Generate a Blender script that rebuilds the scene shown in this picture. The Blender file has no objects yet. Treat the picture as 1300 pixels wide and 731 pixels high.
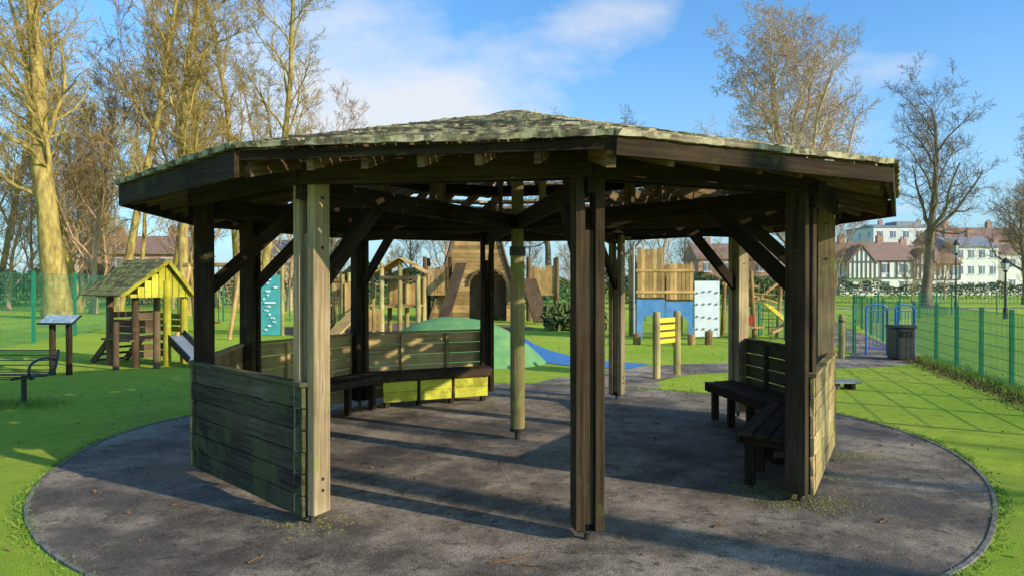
import bpy, math, random
from mathutils import Vector, Matrix, noise as mnoise
random.seed(7)
V=Vector
S=bpy.context.scene
COL=S.collection
rad=math.radians
R=random.random
def U(a,b): return a+(b-a)*R()

# ---------------------------------------------------------------- nodes
def node(t,typ,ins=None,**props):
    n=t.nodes.new(typ)
    for k,v in props.items(): setattr(n,k,v)
    for k,v in (ins or {}).items():
        s=n.inputs[k]
        if isinstance(v,bpy.types.NodeSocket): t.links.new(v,s)
        elif isinstance(v,(tuple,list)) and len(v)==3 and s.type=='RGBA': s.default_value=(*v,1)
        else: s.default_value=v
    return n
def math_(t,op,a,b=0.0,clamp=False):
    return node(t,'ShaderNodeMath',{0:a,1:b},operation=op,use_clamp=clamp).outputs[0]
def mixc(t,f,a,b,blend='MIX'):
    return node(t,'ShaderNodeMix',{0:f,6:a,7:b},data_type='RGBA',blend_type=blend).outputs[2]
def maprange(t,v,a,b,c=0.0,d=1.0):
    return node(t,'ShaderNodeMapRange',{0:v,1:a,2:b,3:c,4:d}).outputs[0]
def newmat(name):
    m=bpy.data.materials.new(name); m.use_nodes=True
    t=m.node_tree; b=t.nodes['Principled BSDF']
    b.inputs['Specular IOR Level'].default_value=0.25
    return m,t,b
def noise_(t,vec,scale,detail=4,rough=.55):
    return node(t,'ShaderNodeTexNoise',{'Vector':vec,'Scale':scale,'Detail':detail,'Roughness':rough}).outputs[0]
def bump(t,b,h,strength=.4,dist=.01):
    bn=node(t,'ShaderNodeBump',{'Height':h,'Strength':strength,'Distance':dist})
    t.links.new(bn.outputs[0],b.inputs['Normal'])

def simple(name,c1,c2=None,scale=4,rough=.7,bumpd=0.0,metal=0.0,spec=.3):
    m,t,b=newmat(name)
    c2=c2 or tuple(x*.7 for x in c1)
    pos=node(t,'ShaderNodeNewGeometry').outputs['Position']
    n=noise_(t,pos,scale,3,.6)
    f=maprange(t,n,.35,.65)
    t.links.new(mixc(t,f,c1,c2),b.inputs['Base Color'])
    b.inputs['Roughness'].default_value=rough
    b.inputs['Metallic'].default_value=metal
    b.inputs['Specular IOR Level'].default_value=spec
    if bumpd: bump(t,b,noise_(t,pos,scale*6,2),.5,bumpd)
    return m

def wood(name,c1,c2,moss=None,amt=.5,mscale=3.0,rough=.9,fine=1.0,bmp=True):
    m,t,b=newmat(name)
    uv=node(t,'ShaderNodeTexCoord').outputs['UV']
    sp=node(t,'ShaderNodeSeparateXYZ',{0:uv})
    u,v=sp.outputs[0],sp.outputs[1]
    bid=math_(t,'FLOOR',math_(t,'DIVIDE',v,10.0))
    rnd=node(t,'ShaderNodeTexWhiteNoise',{'W':bid},noise_dimensions='1D').outputs[0]
    vl=math_(t,'SUBTRACT',v,math_(t,'MULTIPLY',bid,10.0))
    vec=node(t,'ShaderNodeCombineXYZ',{0:math_(t,'ADD',math_(t,'MULTIPLY',u,1.6),math_(t,'MULTIPLY',rnd,50.0)),
        1:math_(t,'MULTIPLY',vl,38.0),2:math_(t,'MULTIPLY',rnd,90.0)}).outputs[0]
    g=noise_(t,vec,fine,4,.68)
    c=mixc(t,maprange(t,g,.3,.7),c1,c2)
    pos=node(t,'ShaderNodeNewGeometry').outputs['Position']
    tint=maprange(t,rnd,0,1,.6,1.3)
    st=maprange(t,noise_(t,pos,1.7,3),.3,.7,.6,1.25)
    k=math_(t,'MULTIPLY',tint,st)
    hs=node(t,'ShaderNodeHueSaturation',{'Value':k,'Color':c}).outputs[0]
    if moss:
        mm=noise_(t,pos,mscale,5,.7)
        mf=maprange(t,mm,.62-amt*.3,.70-amt*.25)
        mf=math_(t,'MULTIPLY',mf,.85)
        hs=mixc(t,mf,hs,moss)
    crk=maprange(t,g,.30,.37,.35,1.0)
    hs=mixc(t,1.0,hs,node(t,'ShaderNodeCombineXYZ',{0:crk,1:crk,2:crk}).outputs[0],'MULTIPLY')
    t.links.new(hs,b.inputs['Base Color'])
    b.inputs['Roughness'].default_value=rough
    b.inputs['Specular IOR Level'].default_value=.12
    if bmp: bump(t,b,g,.7,.007)
    return m

# ---------------------------------------------------------------- builder
BID=[0]
class MB:
    def __init__(s): s.v=[];s.f=[];s.uv=[]
    def face(s,idx,uvs): s.f.append(idx); s.uv.extend(uvs)
    def beam(s,p0,p1,w,t,up=(0,0,1),nseg=1,jit=0.0,tap=1.0):
        p0=V(p0);p1=V(p1);d=p1-p0;L=d.length
        if L<1e-5:return
        d.normalize();up=V(up)
        sd=d.cross(up)
        if sd.length<1e-4: sd=d.cross(V((0,1,0)))
        sd.normalize();un=sd.cross(d)
        BID[0]+=1;vo=BID[0]%900*10+1
        b=len(s.v)
        for i in range(nseg+1):
            k=1+(tap-1)*i/nseg
            for a,c in ((-1,-1),(1,-1),(1,1),(-1,1)):
                q=p0+d*(L*i/nseg)+sd*(a*w/2*k)+un*(c*t/2*k)
                if jit:
                    q+=sd*U(-jit,jit)+un*U(-jit,jit)*.5
                    if i in(0,nseg): q+=d*U(-jit,jit)*2
                s.v.append(q)
        per=[0,w,w+t,2*w+t,2*w+2*t]
        for i in range(nseg):
            for j in range(4):
                a=b+i*4+j;c=b+i*4+(j+1)%4
                u0=L*i/nseg;u1=L*(i+1)/nseg
                s.face((a,c,c+4,a+4),[(u0,vo+per[j]),(u0,vo+per[j+1]),(u1,vo+per[j+1]),(u1,vo+per[j])])
        s.face((b+3,b+2,b+1,b),[(0,vo),(.05,vo),(.05,vo+.1),(0,vo+.1)])
        e=b+nseg*4
        s.face((e,e+1,e+2,e+3),[(0,vo),(.05,vo),(.05,vo+.1),(0,vo+.1)])
    def box(s,c,size,rz=0):
        c=V(c);d=V((math.cos(rz),math.sin(rz),0))*size[0]/2
        s.beam(c-d,c+d,size[1],size[2])
    def cyl(s,p0,p1,r0,r1=None,n=12,cap=True):
        if r1 is None:r1=r0
        s.tube([V(p0),V(p1)],[r0,r1],n,cap)
    def tube(s,pts,rr,n=8,cap=True):
        BID[0]+=1;vo=BID[0]%900*10+1
        b=len(s.v);m=len(pts);u=0
        ref=None
        us=[]
        for i,p in enumerate(pts):
            d=(pts[min(i+1,m-1)]-pts[max(i-1,0)])
            if d.length<1e-6:d=V((0,0,1))
            d.normalize()
            if ref is None:
                ref=V((1,0,0)) if abs(d.x)<.8 else V((0,1,0))
            a=(ref-d*ref.dot(d)).normalized();ref=a
            c=d.cross(a)
            if i:u+=(p-pts[i-1]).length
            us.append(u)
            for j in range(n):
                t=2*math.pi*j/n
                s.v.append(p+a*(math.cos(t)*rr[i])+c*(math.sin(t)*rr[i]))
        for i in range(m-1):
            for j in range(n):
                a=b+i*n+j;c=b+i*n+(j+1)%n
                pr=2*math.pi*rr[0]/n
                s.face((a,c,c+n,a+n),[(us[i],vo+j*pr),(us[i],vo+(j+1)*pr),(us[i+1],vo+(j+1)*pr),(us[i+1],vo+j*pr)])
        if cap:
            s.face(tuple(range(b+n-1,b-1,-1)),[(0,vo)]*n)
            e=b+(m-1)*n
            s.face(tuple(range(e,e+n)),[(0,vo)]*n)
    def poly(s,pts):
        b=len(s.v)
        for p in pts:s.v.append(V(p))
        p0=V(pts[0])
        s.face(tuple(range(b,b+len(pts))),[((V(p)-p0).x+(V(p)-p0).y,1+(V(p)-p0).z) for p in pts])
    def prism(s,pts,off):
        off=V(off);pts=[V(p) for p in pts];q=[p+off for p in pts]
        s.poly(pts[::-1]);s.poly(q)
        n=len(pts)
        for i in range(n):
            j=(i+1)%n
            s.poly([pts[i],pts[j],q[j],q[i]])
    def obj(s,name,mat,parent=None,loc=None,bevel=0,smooth=False):
        me=bpy.data.meshes.new(name)
        o0=parent.location if parent else (V(loc) if loc is not None else V((0,0,0)))
        me.from_pydata([tuple(v-o0) for v in s.v],[],s.f)
        l=me.uv_layers.new(name='UVMap')
        fl=[x for p in s.uv for x in p]
        l.data.foreach_set('uv',fl)
        me.materials.append(mat)
        if smooth: me.polygons.foreach_set('use_smooth',[True]*len(me.polygons))
        ob=bpy.data.objects.new(name,me);COL.objects.link(ob)
        if parent: ob.parent=parent
        else: ob.location=o0
        if bevel:
            md=ob.modifiers.new('b','BEVEL');md.width=bevel;md.segments=1;md.limit_method='ANGLE'
        return ob
def group(name,loc):
    e=bpy.data.objects.new(name,None);e.location=V(loc);e.empty_display_size=.2
    COL.objects.link(e);return e

# ---------------------------------------------------------------- materials
M={}
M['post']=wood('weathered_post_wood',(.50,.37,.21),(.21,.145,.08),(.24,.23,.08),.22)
M['postdark']=wood('dark_post_wood',(.085,.055,.030),(.022,.015,.009),(.065,.062,.022),.12)  # on the posts this paints shade; fascia, seats and legs are simply dark
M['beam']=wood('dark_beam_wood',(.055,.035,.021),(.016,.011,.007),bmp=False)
M['rafter']=wood('rafter_wood',(.32,.20,.09),(.06,.038,.022),bmp=False)
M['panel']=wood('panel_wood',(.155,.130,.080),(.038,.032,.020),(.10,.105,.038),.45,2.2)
M['mosswood']=wood('mossy_bench_wood',(.60,.55,.07),(.36,.33,.05),(.62,.62,.06),.6,3)
M['panelsunlit']=wood('sunlit_panel_wood',(.58,.41,.18),(.27,.18,.08),(.34,.32,.09),.25,2.2)  # paler copy of the panel wood, sunlight painted into its colour
M['roof']=wood('roof_board_wood',(.28,.225,.14),(.075,.058,.038),(.50,.44,.26),.5,8)
M['moss']=simple('lichen_clumps',(.40,.35,.14),(.55,.49,.30),9,.95)
M['log']=wood('pale_log_wood',(.50,.39,.16),(.28,.21,.09),(.30,.31,.08),.3,4)
M['play']=wood('play_timber',(.60,.37,.14),(.34,.20,.08),(.30,.27,.09),.1,2,bmp=False)
M['playd']=wood('play_timber_dark',(.22,.135,.07),(.09,.058,.034),(.13,.13,.05),.1,2,bmp=False)
M['steel']=simple('galvanised_dark_steel',(.09,.085,.08),(.05,.04,.035),30,.55,metal=.6)
M['black']=simple('black_metal',(.018,.018,.02),(.03,.03,.03),12,.4,spec=.5)
M['green']=simple('green_fence_paint',(.02,.22,.11),(.02,.16,.09),5,.45)
M['blue']=simple('blue_paint',(.03,.15,.50),(.03,.11,.40),3,.4)
M['turq']=simple('turquoise_panel',(.08,.40,.40),(.06,.31,.33),3,.5)
M['white']=simple('white_panel',(.78,.80,.82),(.68,.70,.72),3,.5)
M['yellow']=simple('yellow_panel',(.75,.58,.05),(.65,.5,.04),3,.5)
M['stain']=wood('yellow_stained_wood',(.66,.54,.05),(.44,.36,.04),(.40,.42,.06),.3,5)
M['red']=simple('red_plastic',(.5,.05,.03),(.4,.04,.03),3,.4)
M['grey']=simple('grey_metal',(.35,.36,.37),(.28,.29,.3),8,.4,metal=.3)
M['slide']=simple('slide_steel',(.30,.36,.44),(.24,.28,.34),8,.35,metal=.4)
M['dark']=simple('dark_void',(.015,.012,.01),(.02,.015,.012),3,.9)
M['concrete']=simple('concrete_edging',(.26,.24,.21),(.12,.11,.095),9,.9)
M['leaf']=simple('dead_leaves',(.24,.13,.05),(.09,.05,.025),25,.9)
M['blade']=simple('grass_blades',(.14,.27,.03),(.27,.34,.05),3,.8)
M['ever']=simple('evergreen_leaves',(.05,.09,.025),(.13,.15,.04),1.2,.8)
M['mound']=simple('green_rubber_mound',(.11,.27,.10),(.19,.36,.12),2.5,.8)
M['bluegr']=simple('blue_safety_surface',(.08,.26,.55),(.06,.20,.44),9,.85)

def turf_mat():
    m,t,b=newmat('turf')
    pos=node(t,'ShaderNodeNewGeometry').outputs['Position']
    a=noise_(t,pos,.35,4,.6); c=noise_(t,pos,90,2,.8); d=noise_(t,pos,5,4,.75)
    base=mixc(t,maprange(t,a,.35,.65),(.37,.54,.045),(.55,.65,.075))
    base=mixc(t,maprange(t,d,.40,.70,0,.65),base,(.25,.38,.04))
    k=maprange(t,c,.25,.75,.35,1.6)
    base=mixc(t,1.0,base,node(t,'ShaderNodeCombineXYZ',{0:k,1:k,2:k}).outputs[0],'MULTIPLY')
    e=noise_(t,pos,.9,4,.7)
    base=mixc(t,maprange(t,e,.56,.72,0,.5),base,(.42,.36,.10))
    t.links.new(base,b.inputs['Base Color']); b.inputs['Roughness'].default_value=.95
    b.inputs['Specular IOR Level'].default_value=.1
    bump(t,b,c,1.0,.03)
    return m
def asphalt_mat(name='asphalt',light=1.0):
    m,t,b=newmat(name)
    pos=node(t,'ShaderNodeNewGeometry').outputs['Position']
    f=noise_(t,pos,100,2,.85); a=noise_(t,pos,1.0,6,.78); c=noise_(t,pos,.55,4,.7);g=noise_(t,pos,2.6,5,.8)
    base=mixc(t,maprange(t,a,.40,.60),tuple(x*light for x in(.135,.103,.077)),tuple(x*light for x in(.40,.315,.235)))
    base=mixc(t,maprange(t,c,.47,.58,0,.75),base,tuple(x*light for x in(.082,.062,.048)))
    k=maprange(t,f,.25,.75,.10,1.95)
    base=mixc(t,1.0,base,node(t,'ShaderNodeCombineXYZ',{0:k,1:k,2:k}).outputs[0],'MULTIPLY')
    base=mixc(t,maprange(t,g,.58,.70,0,.5),base,(.22,.20,.08))
    dk=noise_(t,pos,6.0,5,.8)
    base=mixc(t,maprange(t,dk,.55,.64,0,.7),base,(.04,.032,.026))
    vo=node(t,'ShaderNodeTexVoronoi',{'Vector':pos,'Scale':26.0})
    base=mixc(t,maprange(t,vo.outputs['Distance'],.16,.08,0,.75),base,(.55,.46,.34))
    t.links.new(base,b.inputs['Base Color'])
    t.links.new(maprange(t,c,.45,.6,.95,.5),b.inputs['Roughness'])
    bump(t,b,f,1.0,.014)
    return m
M['turf']=turf_mat(); M['asphalt']=asphalt_mat(); M['pathm']=asphalt_mat('path_asphalt',1.2)
def bark(name,c1,c2,c3):
    m,t,b=newmat(name)
    pos=node(t,'ShaderNodeNewGeometry').outputs['Position']
    sc=node(t,'ShaderNodeVectorMath',{0:pos,1:(3,3,.8)},operation='MULTIPLY').outputs[0]
    n=noise_(t,sc,1.6,4,.7)
    c=mixc(t,maprange(t,n,.35,.65),c1,c2)
    t.links.new(c,b.inputs['Base Color']);b.inputs['Roughness'].default_value=.95
    b.inputs['Specular IOR Level'].default_value=.05
    return m
M['barkY']=bark('lichen_bark',(.50,.37,.11),(.21,.13,.05),0)
M['barkR']=bark('reddish_bark',(.50,.33,.19),(.32,.20,.12),0)
M['barkT']=bark('tan_bark',(.62,.45,.28),(.42,.29,.18),0)
M['barkD']=bark('grey_bark',(.28,.22,.15),(.15,.11,.08),0)

# ---------------------------------------------------------------- ground
def disc(name,c,r,z,mat,n=128,wob=0.0):
    mb=MB();pts=[]
    for i in range(n):
        a=2*math.pi*i/n
        rr=r+(wob*mnoise.noise(V((math.cos(a)*2,math.sin(a)*2,z*50))) if wob else 0)
        pts.append((c[0]+rr*math.cos(a),c[1]+rr*math.sin(a),z))
    mb.poly(pts);return mb.obj(name,mat)
mb=MB();mb.poly([(-500,-300,0),(500,-300,0),(500,700,0),(-500,700,0)]);mb.obj('grass_ground',M['turf'])
CX,CY=0.06,8.0
def catmull(P,n=8):
    P=[V((*p,0)) if len(p)==2 else V(p) for p in P];out=[]
    for i in range(len(P)-1):
        a=P[max(i-1,0)];b=P[i];c=P[i+1];d=P[min(i+2,len(P)-1)]
        for k in range(n):
            t=k/n
            out.append(.5*((2*b)+(c-a)*t+(2*a-5*b+4*c-d)*t*t+(3*b-a-3*c+d)*t**3))
    out.append(P[-1]);return out
def ribbon(name,P,w,z,mat):
    pts=catmull(P,10);mb=MB();L=[];Rr=[]
    for i,p in enumerate(pts):
        d=(pts[min(i+1,len(pts)-1)]-pts[max(i-1,0)]).normalized();s=V((-d.y,d.x,0))
        ww=w if not callable(w) else w(i/(len(pts)-1))
        L.append(p+s*ww/2+V((0,0,z)));Rr.append(p-s*ww/2+V((0,0,z)))
    for i in range(len(pts)-1): mb.poly([Rr[i],Rr[i+1],L[i+1],L[i]])
    return mb.obj(name,mat)
ribbon('path',[(.9,11.3),(1.7,12.8),(3.0,14.4),(5.5,15.3),(7.6,15.9),(8.9,17.5),(10.2,22),(14,34)],lambda t:1.5 if t>.15 else 2.0,.004,M['pathm'])
ribbon('path',[(-30,60),(-5,52),(20,50),(60,56)],2.2,.004,M['pathm'])
disc('asphalt_pavement',(CX-.03,CY),4.42,.008,M['asphalt'],160,.10)
mb=MB();n=96
for i in range(n):
    a0=2*math.pi*i/n;a1=2*math.pi*(i+.97)/n
    if 48<math.degrees(a0)<78:continue
    def q(a):
        rr=4.43+.10*mnoise.noise(V((math.cos(a)*2,math.sin(a)*2,.4)))
        return V((CX-.03+rr*math.cos(a),CY+rr*math.sin(a),.004))
    mb.beam(q(a0),q(a1),.030,.020+U(0,.006))
mb.obj('concrete_edging',M['concrete'])
ribbon('blue_safety_surface',[(-.6,24),(-.1,20),(.6,17.3),(1.5,15.8),(2.6,15.0)],lambda t:1.8-.7*t,.012,M['bluegr'])
disc('playground_bark_surface',(-4.0,27.5),4.6,.006,simple('bark_chips',(.26,.16,.08),(.14,.085,.05),14,.95),60,.8)
g=group('drain_cover',(2.62,6.95,.01));mb=MB()
mb.cyl((2.62,6.95,.0),(2.62,6.95,.018),.17,n=24);mb.obj('frame',M['steel'],g)
mb=MB()
for i in range(-4,5): 
    l=math.sqrt(.15**2-(i*.033)**2);mb.box((2.62,6.95+i*.033,.021),(l*2,.014,.008))
mb.obj('grate',M['black'],g)

mb=MB()
for i in range(3200):
    a=U(0,6.283);r=4.3*math.sqrt(R())
    x=CX+r*math.cos(a);y=CY+r*math.sin(a);s=U(.004,.014)
    if mnoise.noise(V((x*.9,y*.9,3)))<-.05 and R()<.8:continue
    t=U(0,6.28);c,sn=math.cos(t)*s,math.sin(t)*s
    h=U(.010,.016)
    mb.poly([(x-c,y-sn,h),(x+sn*.5,y-c*.5,h+U(0,.008)),(x+c,y+sn,h+U(0,.010)),(x-sn*.5,y+c*.5,h)])
mb.obj('fallen_leaves',M['leaf'])
mb=MB()
for (x,y,a,L) in [(-.15,4.45,.15,.30),(.02,4.42,-.2,.25),(-1.6,4.45,1.2,.15),(.35,4.62,.1,.12),(1.4,5.1,.5,.14),(-.5,5.8,2.2,.12),(2.6,5.2,.9,.16),(-2.6,5.6,.4,.12)]:
    pts=[];p=V((x,y,.016))
    for k in range(5):
        pts.append(p.copy());a+=U(-.35,.35);p=p+V((math.cos(a),math.sin(a),0))*L/4
        p.z=.014+U(0,.01)
    mb.tube(pts,[.006,.006,.005,.004,.002],5)
mb.obj('fallen_twigs',M['leaf'])
def lumps(mb,x,y,z,s,flat=.4):
    b=len(mb.v);n=6
    for i in range(n):
        a=i/n*6.283;k=s*U(.7,1.3);mb.v.append(V((x+k*math.cos(a),y+k*math.sin(a),z-s*.25)))
    for i in range(n):
        a=(i+.5)/n*6.283;k=s*.55*U(.7,1.3);mb.v.append(V((x+k*math.cos(a),y+k*math.sin(a),z+s*flat*U(.6,1))))
    mb.face(tuple(b+n+i for i in range(n)),[(0,0)]*n)
    for i in range(n):
        j=(i+1)%n
        mb.face((b+i,b+j,b+n+i),[(0,0)]*3);mb.face((b+j,b+n+j,b+n+i),[(0,0)]*3)
mb=MB()
for i in range(1700):
    cx,cy=random.choice([(2.15,5.75),(2.45,5.6),(2.0,6.15),(2.7,6.5),(2.2,5.95),(-1.4,5.2),(3.3,7.2)])
    lumps(mb,random.gauss(cx,.18),random.gauss(cy,.12),.009,U(.004,.013),.3)
mb.obj('ground_moss',simple('ground_moss',(.26,.25,.06),(.12,.11,.04),20,.95))

# ---------------------------------------------------------------- gazebo
G=group('wooden_gazebo',(CX,CY,0))
ANG=[26+36*k for k in range(10)]
RE,ZE,ZA,RP=3.8,2.55,3.53,3.15
def P(a,r,z): a=rad(a);return V((CX+r*math.cos(a),CY+r*math.sin(a),z))
def T(a): a=rad(a);return V((-math.sin(a),math.cos(a),0))
def Rd(a): a=rad(a);return V((math.cos(a),math.sin(a),0))
def zr(r): return ZE+(RE-r)/RE*(ZA-ZE)
pl=MB();pdk=MB();ft=MB();bm=MB();rf=MB()
for a in ANG:
    m_=pdk if a in(278,314,134,98,170,206) else pl  # these posts take the darker wood: their shade is put into the colour
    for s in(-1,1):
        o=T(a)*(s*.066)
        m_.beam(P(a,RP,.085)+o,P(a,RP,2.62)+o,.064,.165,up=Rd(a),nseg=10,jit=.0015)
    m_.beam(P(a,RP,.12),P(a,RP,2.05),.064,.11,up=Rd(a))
    ft.cyl(P(a,RP,0),P(a,RP,.13),.021)
    ft.beam(P(a,RP,.075),P(a,RP,.083),.15,.15,up=Rd(a))
    for zz in(.25,.33,1.95,2.3):
        for s in (-1,1):
            ft.cyl(P(a,RP,zz)+T(a)*s*.095,P(a,RP,zz)+T(a)*s*.106,.012,n=8)
    rf.beam(P(a,RE-.06,zr(RE-.06)-.115),P(a,.10,zr(.10)-.115),.058,.15)
    bm.beam(P(a,RP+.13,2.36),P(a,.09,2.36),.056,.15)
    bm.beam(P(a,RP-.05,1.66),P(a,RP-.78,2.36),.058,.12)
    rf.beam(P(a,1.5,2.40),P(a,1.5,zr(1.5)-.16),.05,.08,up=Rd(a))
fas=MB()
for i,a in enumerate(ANG):
    b=a+36;mid=a+18
    for r,z,w,h in((RP+.115,2.47,.045,.17),(RP-.115,2.47,.045,.14)):
        bm.beam(P(a,r,z),P(b,r,z+.002),w,h)
    bm.beam(P(a,1.62,zr(1.62)-.215),P(b,1.62,zr(1.62)-.215),.05,.12)
    c18=math.cos(rad(18))
    for off in(-.72,-.36,0,.36,.72):
        r0=RE*c18-.05
        r1=max(.25,abs(off)/math.tan(rad(18))+.08)
        base=V((CX,CY,0));d=Rd(mid);t=T(mid)
        z0=ZE+(RE*c18-r0)/(RE*c18)*(ZA-ZE)-.1;z1=ZE+(RE*c18-r1)/(RE*c18)*(ZA-ZE)-.1
        rf.beam(base+d*r0+t*off+V((0,0,z0)),base+d*r1+t*off+V((0,0,z1)),.042,.11)
    if a==242:
        fas.beam(P(a,RE-.02,ZE-.045),P(b,RE-.02,ZE-.045),.025,.06)
    elif a==278:
        fas.beam(P(a,RE+.012,ZE-.065),P(b,RE+.012,ZE-.08),.028,.10,nseg=8,jit=.003)
    else:
        fas.beam(P(a,RE+.012,ZE-.10),P(b,RE+.012,ZE-.10),.028,.17,nseg=8,jit=.003)
fas.obj('fascia_boards',M['postdark'],G)
pl.obj('posts',M['post'],G,bevel=.005);pdk.obj('shade_toned_posts',M['postdark'],G,bevel=.005)
ft.obj('steel_feet_and_bolts',M['steel'],G);bm.obj('beams',M['beam'],G,bevel=.004);rf.obj('rafters',M['rafter'],G)
mb=MB()
pts=[V((CX,CY,z)) for z in(.12,.6,1.2,1.8,2.05)]
mb.tube(pts,[.078,.08,.079,.077,.077],16);mb.tube([V((CX,CY,2.06)),V((CX,CY,2.7)),V((CX,CY,3.45))],[.068,.066,.064],14)
mb.obj('centre_post',M['log'],G)
mb=MB();mb.cyl((CX,CY,0),(CX,CY,.13),.03);mb.cyl((CX,CY,2.0),(CX,CY,2.1),.088,n=16);mb.cyl((CX,CY,.10),(CX,CY,.135),.085,n=16);mb.obj('centre_post_foot',M['steel'],G)
rb=MB();ms=MB()
for i,a in enumerate(ANG):
    A=P(a,RE+.05,ZE-.014);B=P(a+36,RE+.05,ZE-.014);O=V((CX,CY,ZA))
    nrm=(B-A).cross(O-A).normalized()
    if nrm.z<0:nrm=-nrm
    sl=((A+B)/2-O).length
    updir=(O-(A+B)/2).normalized()
    s=0.0
    back = a in (26,62,98,134,350)
    while s<sl-.13:
        w=U(.12,.155)
        gap=U(.018,.03) if R()<(.48 if back else .75) else (U(.10,.17) if (back and .5<s<sl-.7) else U(.06,.11))
        f=(s+w/2)/sl
        p0=A.lerp(O,f);p1=B.lerp(O,f)
        L=(p1-p0).length;dd=(p1-p0).normalized()
        cuts=[0];x=0
        while x<L:
            x+=U(.8,1.5)
            cuts.append(min(x,L))
        if cuts[-1]-cuts[-2]<.25 and len(cuts)>2: cuts.pop(-2)
        tilt=U(.09,.15)
        for c0,c1 in zip(cuts[:-1],cuts[1:]):
            if c1-c0<.04:continue
            q0=p0+dd*(c0+.004)+nrm*(.018+U(-.004,.006));q1=p0+dd*(c1-.004)+nrm*(.018+U(-.004,.006))
            nn=(nrm+updir*(tilt+U(-.04,.04))).normalized()
            rb.beam(q0,q1,w,.036,up=nn,nseg=max(2,int((c1-c0)/.05)),jit=.009)
            for _ in range(int((c1-c0)*34)):
                uu=U(0,1);q=q0.lerp(q1,uu)+updir*U(-w/2,w/2)*(.98)
                if mnoise.noise(q*2.5)<0.10:continue
                lumps(ms,q.x,q.y,q.z+.018,U(.006,.016),.45)
        s+=w+gap
rb.obj('roof_boards',M['roof'],G)
ms.obj('roof_lichen',M['moss'],G)
mb=MB();pts=[P(a,.30,ZA-.045) for a in ANG];mb.prism(pts,(0,0,.03));mb.obj('roof_cap',M['roof'],G)
def panel(a,mat,name,nb=6,top=.98):
    b=a+36;mb=MB();r=RP+.10
    h=(top-.07)/nb
    for k in range(nb):
        z=.07+h*(k+.5)
        mb.beam(P(a,r,z)+T(a)*-.02+Rd(a)*U(-.004,.004),P(b,r,z)+T(b)*.02+Rd(b)*U(-.004,.004),.03,h-.009,nseg=10,jit=.003)
    mb.beam(P(a,r+.0,top+.018)+T(a)*-.03,P(b,r,top+.018)+T(b)*.03,.075,.03,nseg=6,jit=.002)
    for f in(.33,.67):
        q=P(a,r,0).lerp(P(b,r,0),f)-Rd(a+18)*.045
        mb.beam(q+V((0,0,.06)),q+V((0,0,top-.01)),.05,.05,up=Rd(a+18))
    mb.obj(name,mat,G,bevel=.003)
for a,m_ in((98,'panelsunlit'),(134,'panelsunlit'),(170,'panelsunlit'),(206,'panel'),(314,'panelsunlit'),(350,'panel')):
    panel(a,M[m_],'side_panel')
def seat(a,skirt,mt):
    b=a+36;mb=MB();mk=MB();nn=Rd(a+18)
    for r,w in((2.98,.13),(2.83,.13),(2.68,.13)):
        mb.beam(P(a,r,.46),P(b,r,.46),w,.04)
    mb.beam(P(a,2.62,.42),P(b,2.62,.42),.03,.09)
    for f in(.06,.36,.66,.94):
        p=P(a,2.62,0).lerp(P(b,2.62,0),f)
        q=P(a,3.05,0).lerp(P(b,3.05,0),f)
        mb.beam(p+V((0,0,.40)),q+V((0,0,.40)),.05,.07)
        mb.beam(p+nn*.08+V((0,0,.02)),p+nn*.08+V((0,0,.38)),.06,.08,up=nn)
    mb.obj('seat',M[mt],G,bevel=.003)
    if skirt:
        for (f0,f1) in((.03,.34),(.37,.65),(.68,.97)):
            for z in(.16,.30):
                mk.beam(P(a,2.66,z).lerp(P(b,2.66,z),f0),P(a,2.66,z).lerp(P(b,2.66,z),f1),.025,.135,nseg=4,jit=.002)
        mk.obj('seat_skirt',M['mosswood'],G)
seat(98,True,'postdark');seat(134,False,'postdark');seat(170,False,'postdark');seat(350,False,'postdark');seat(314,False,'postdark')

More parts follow.
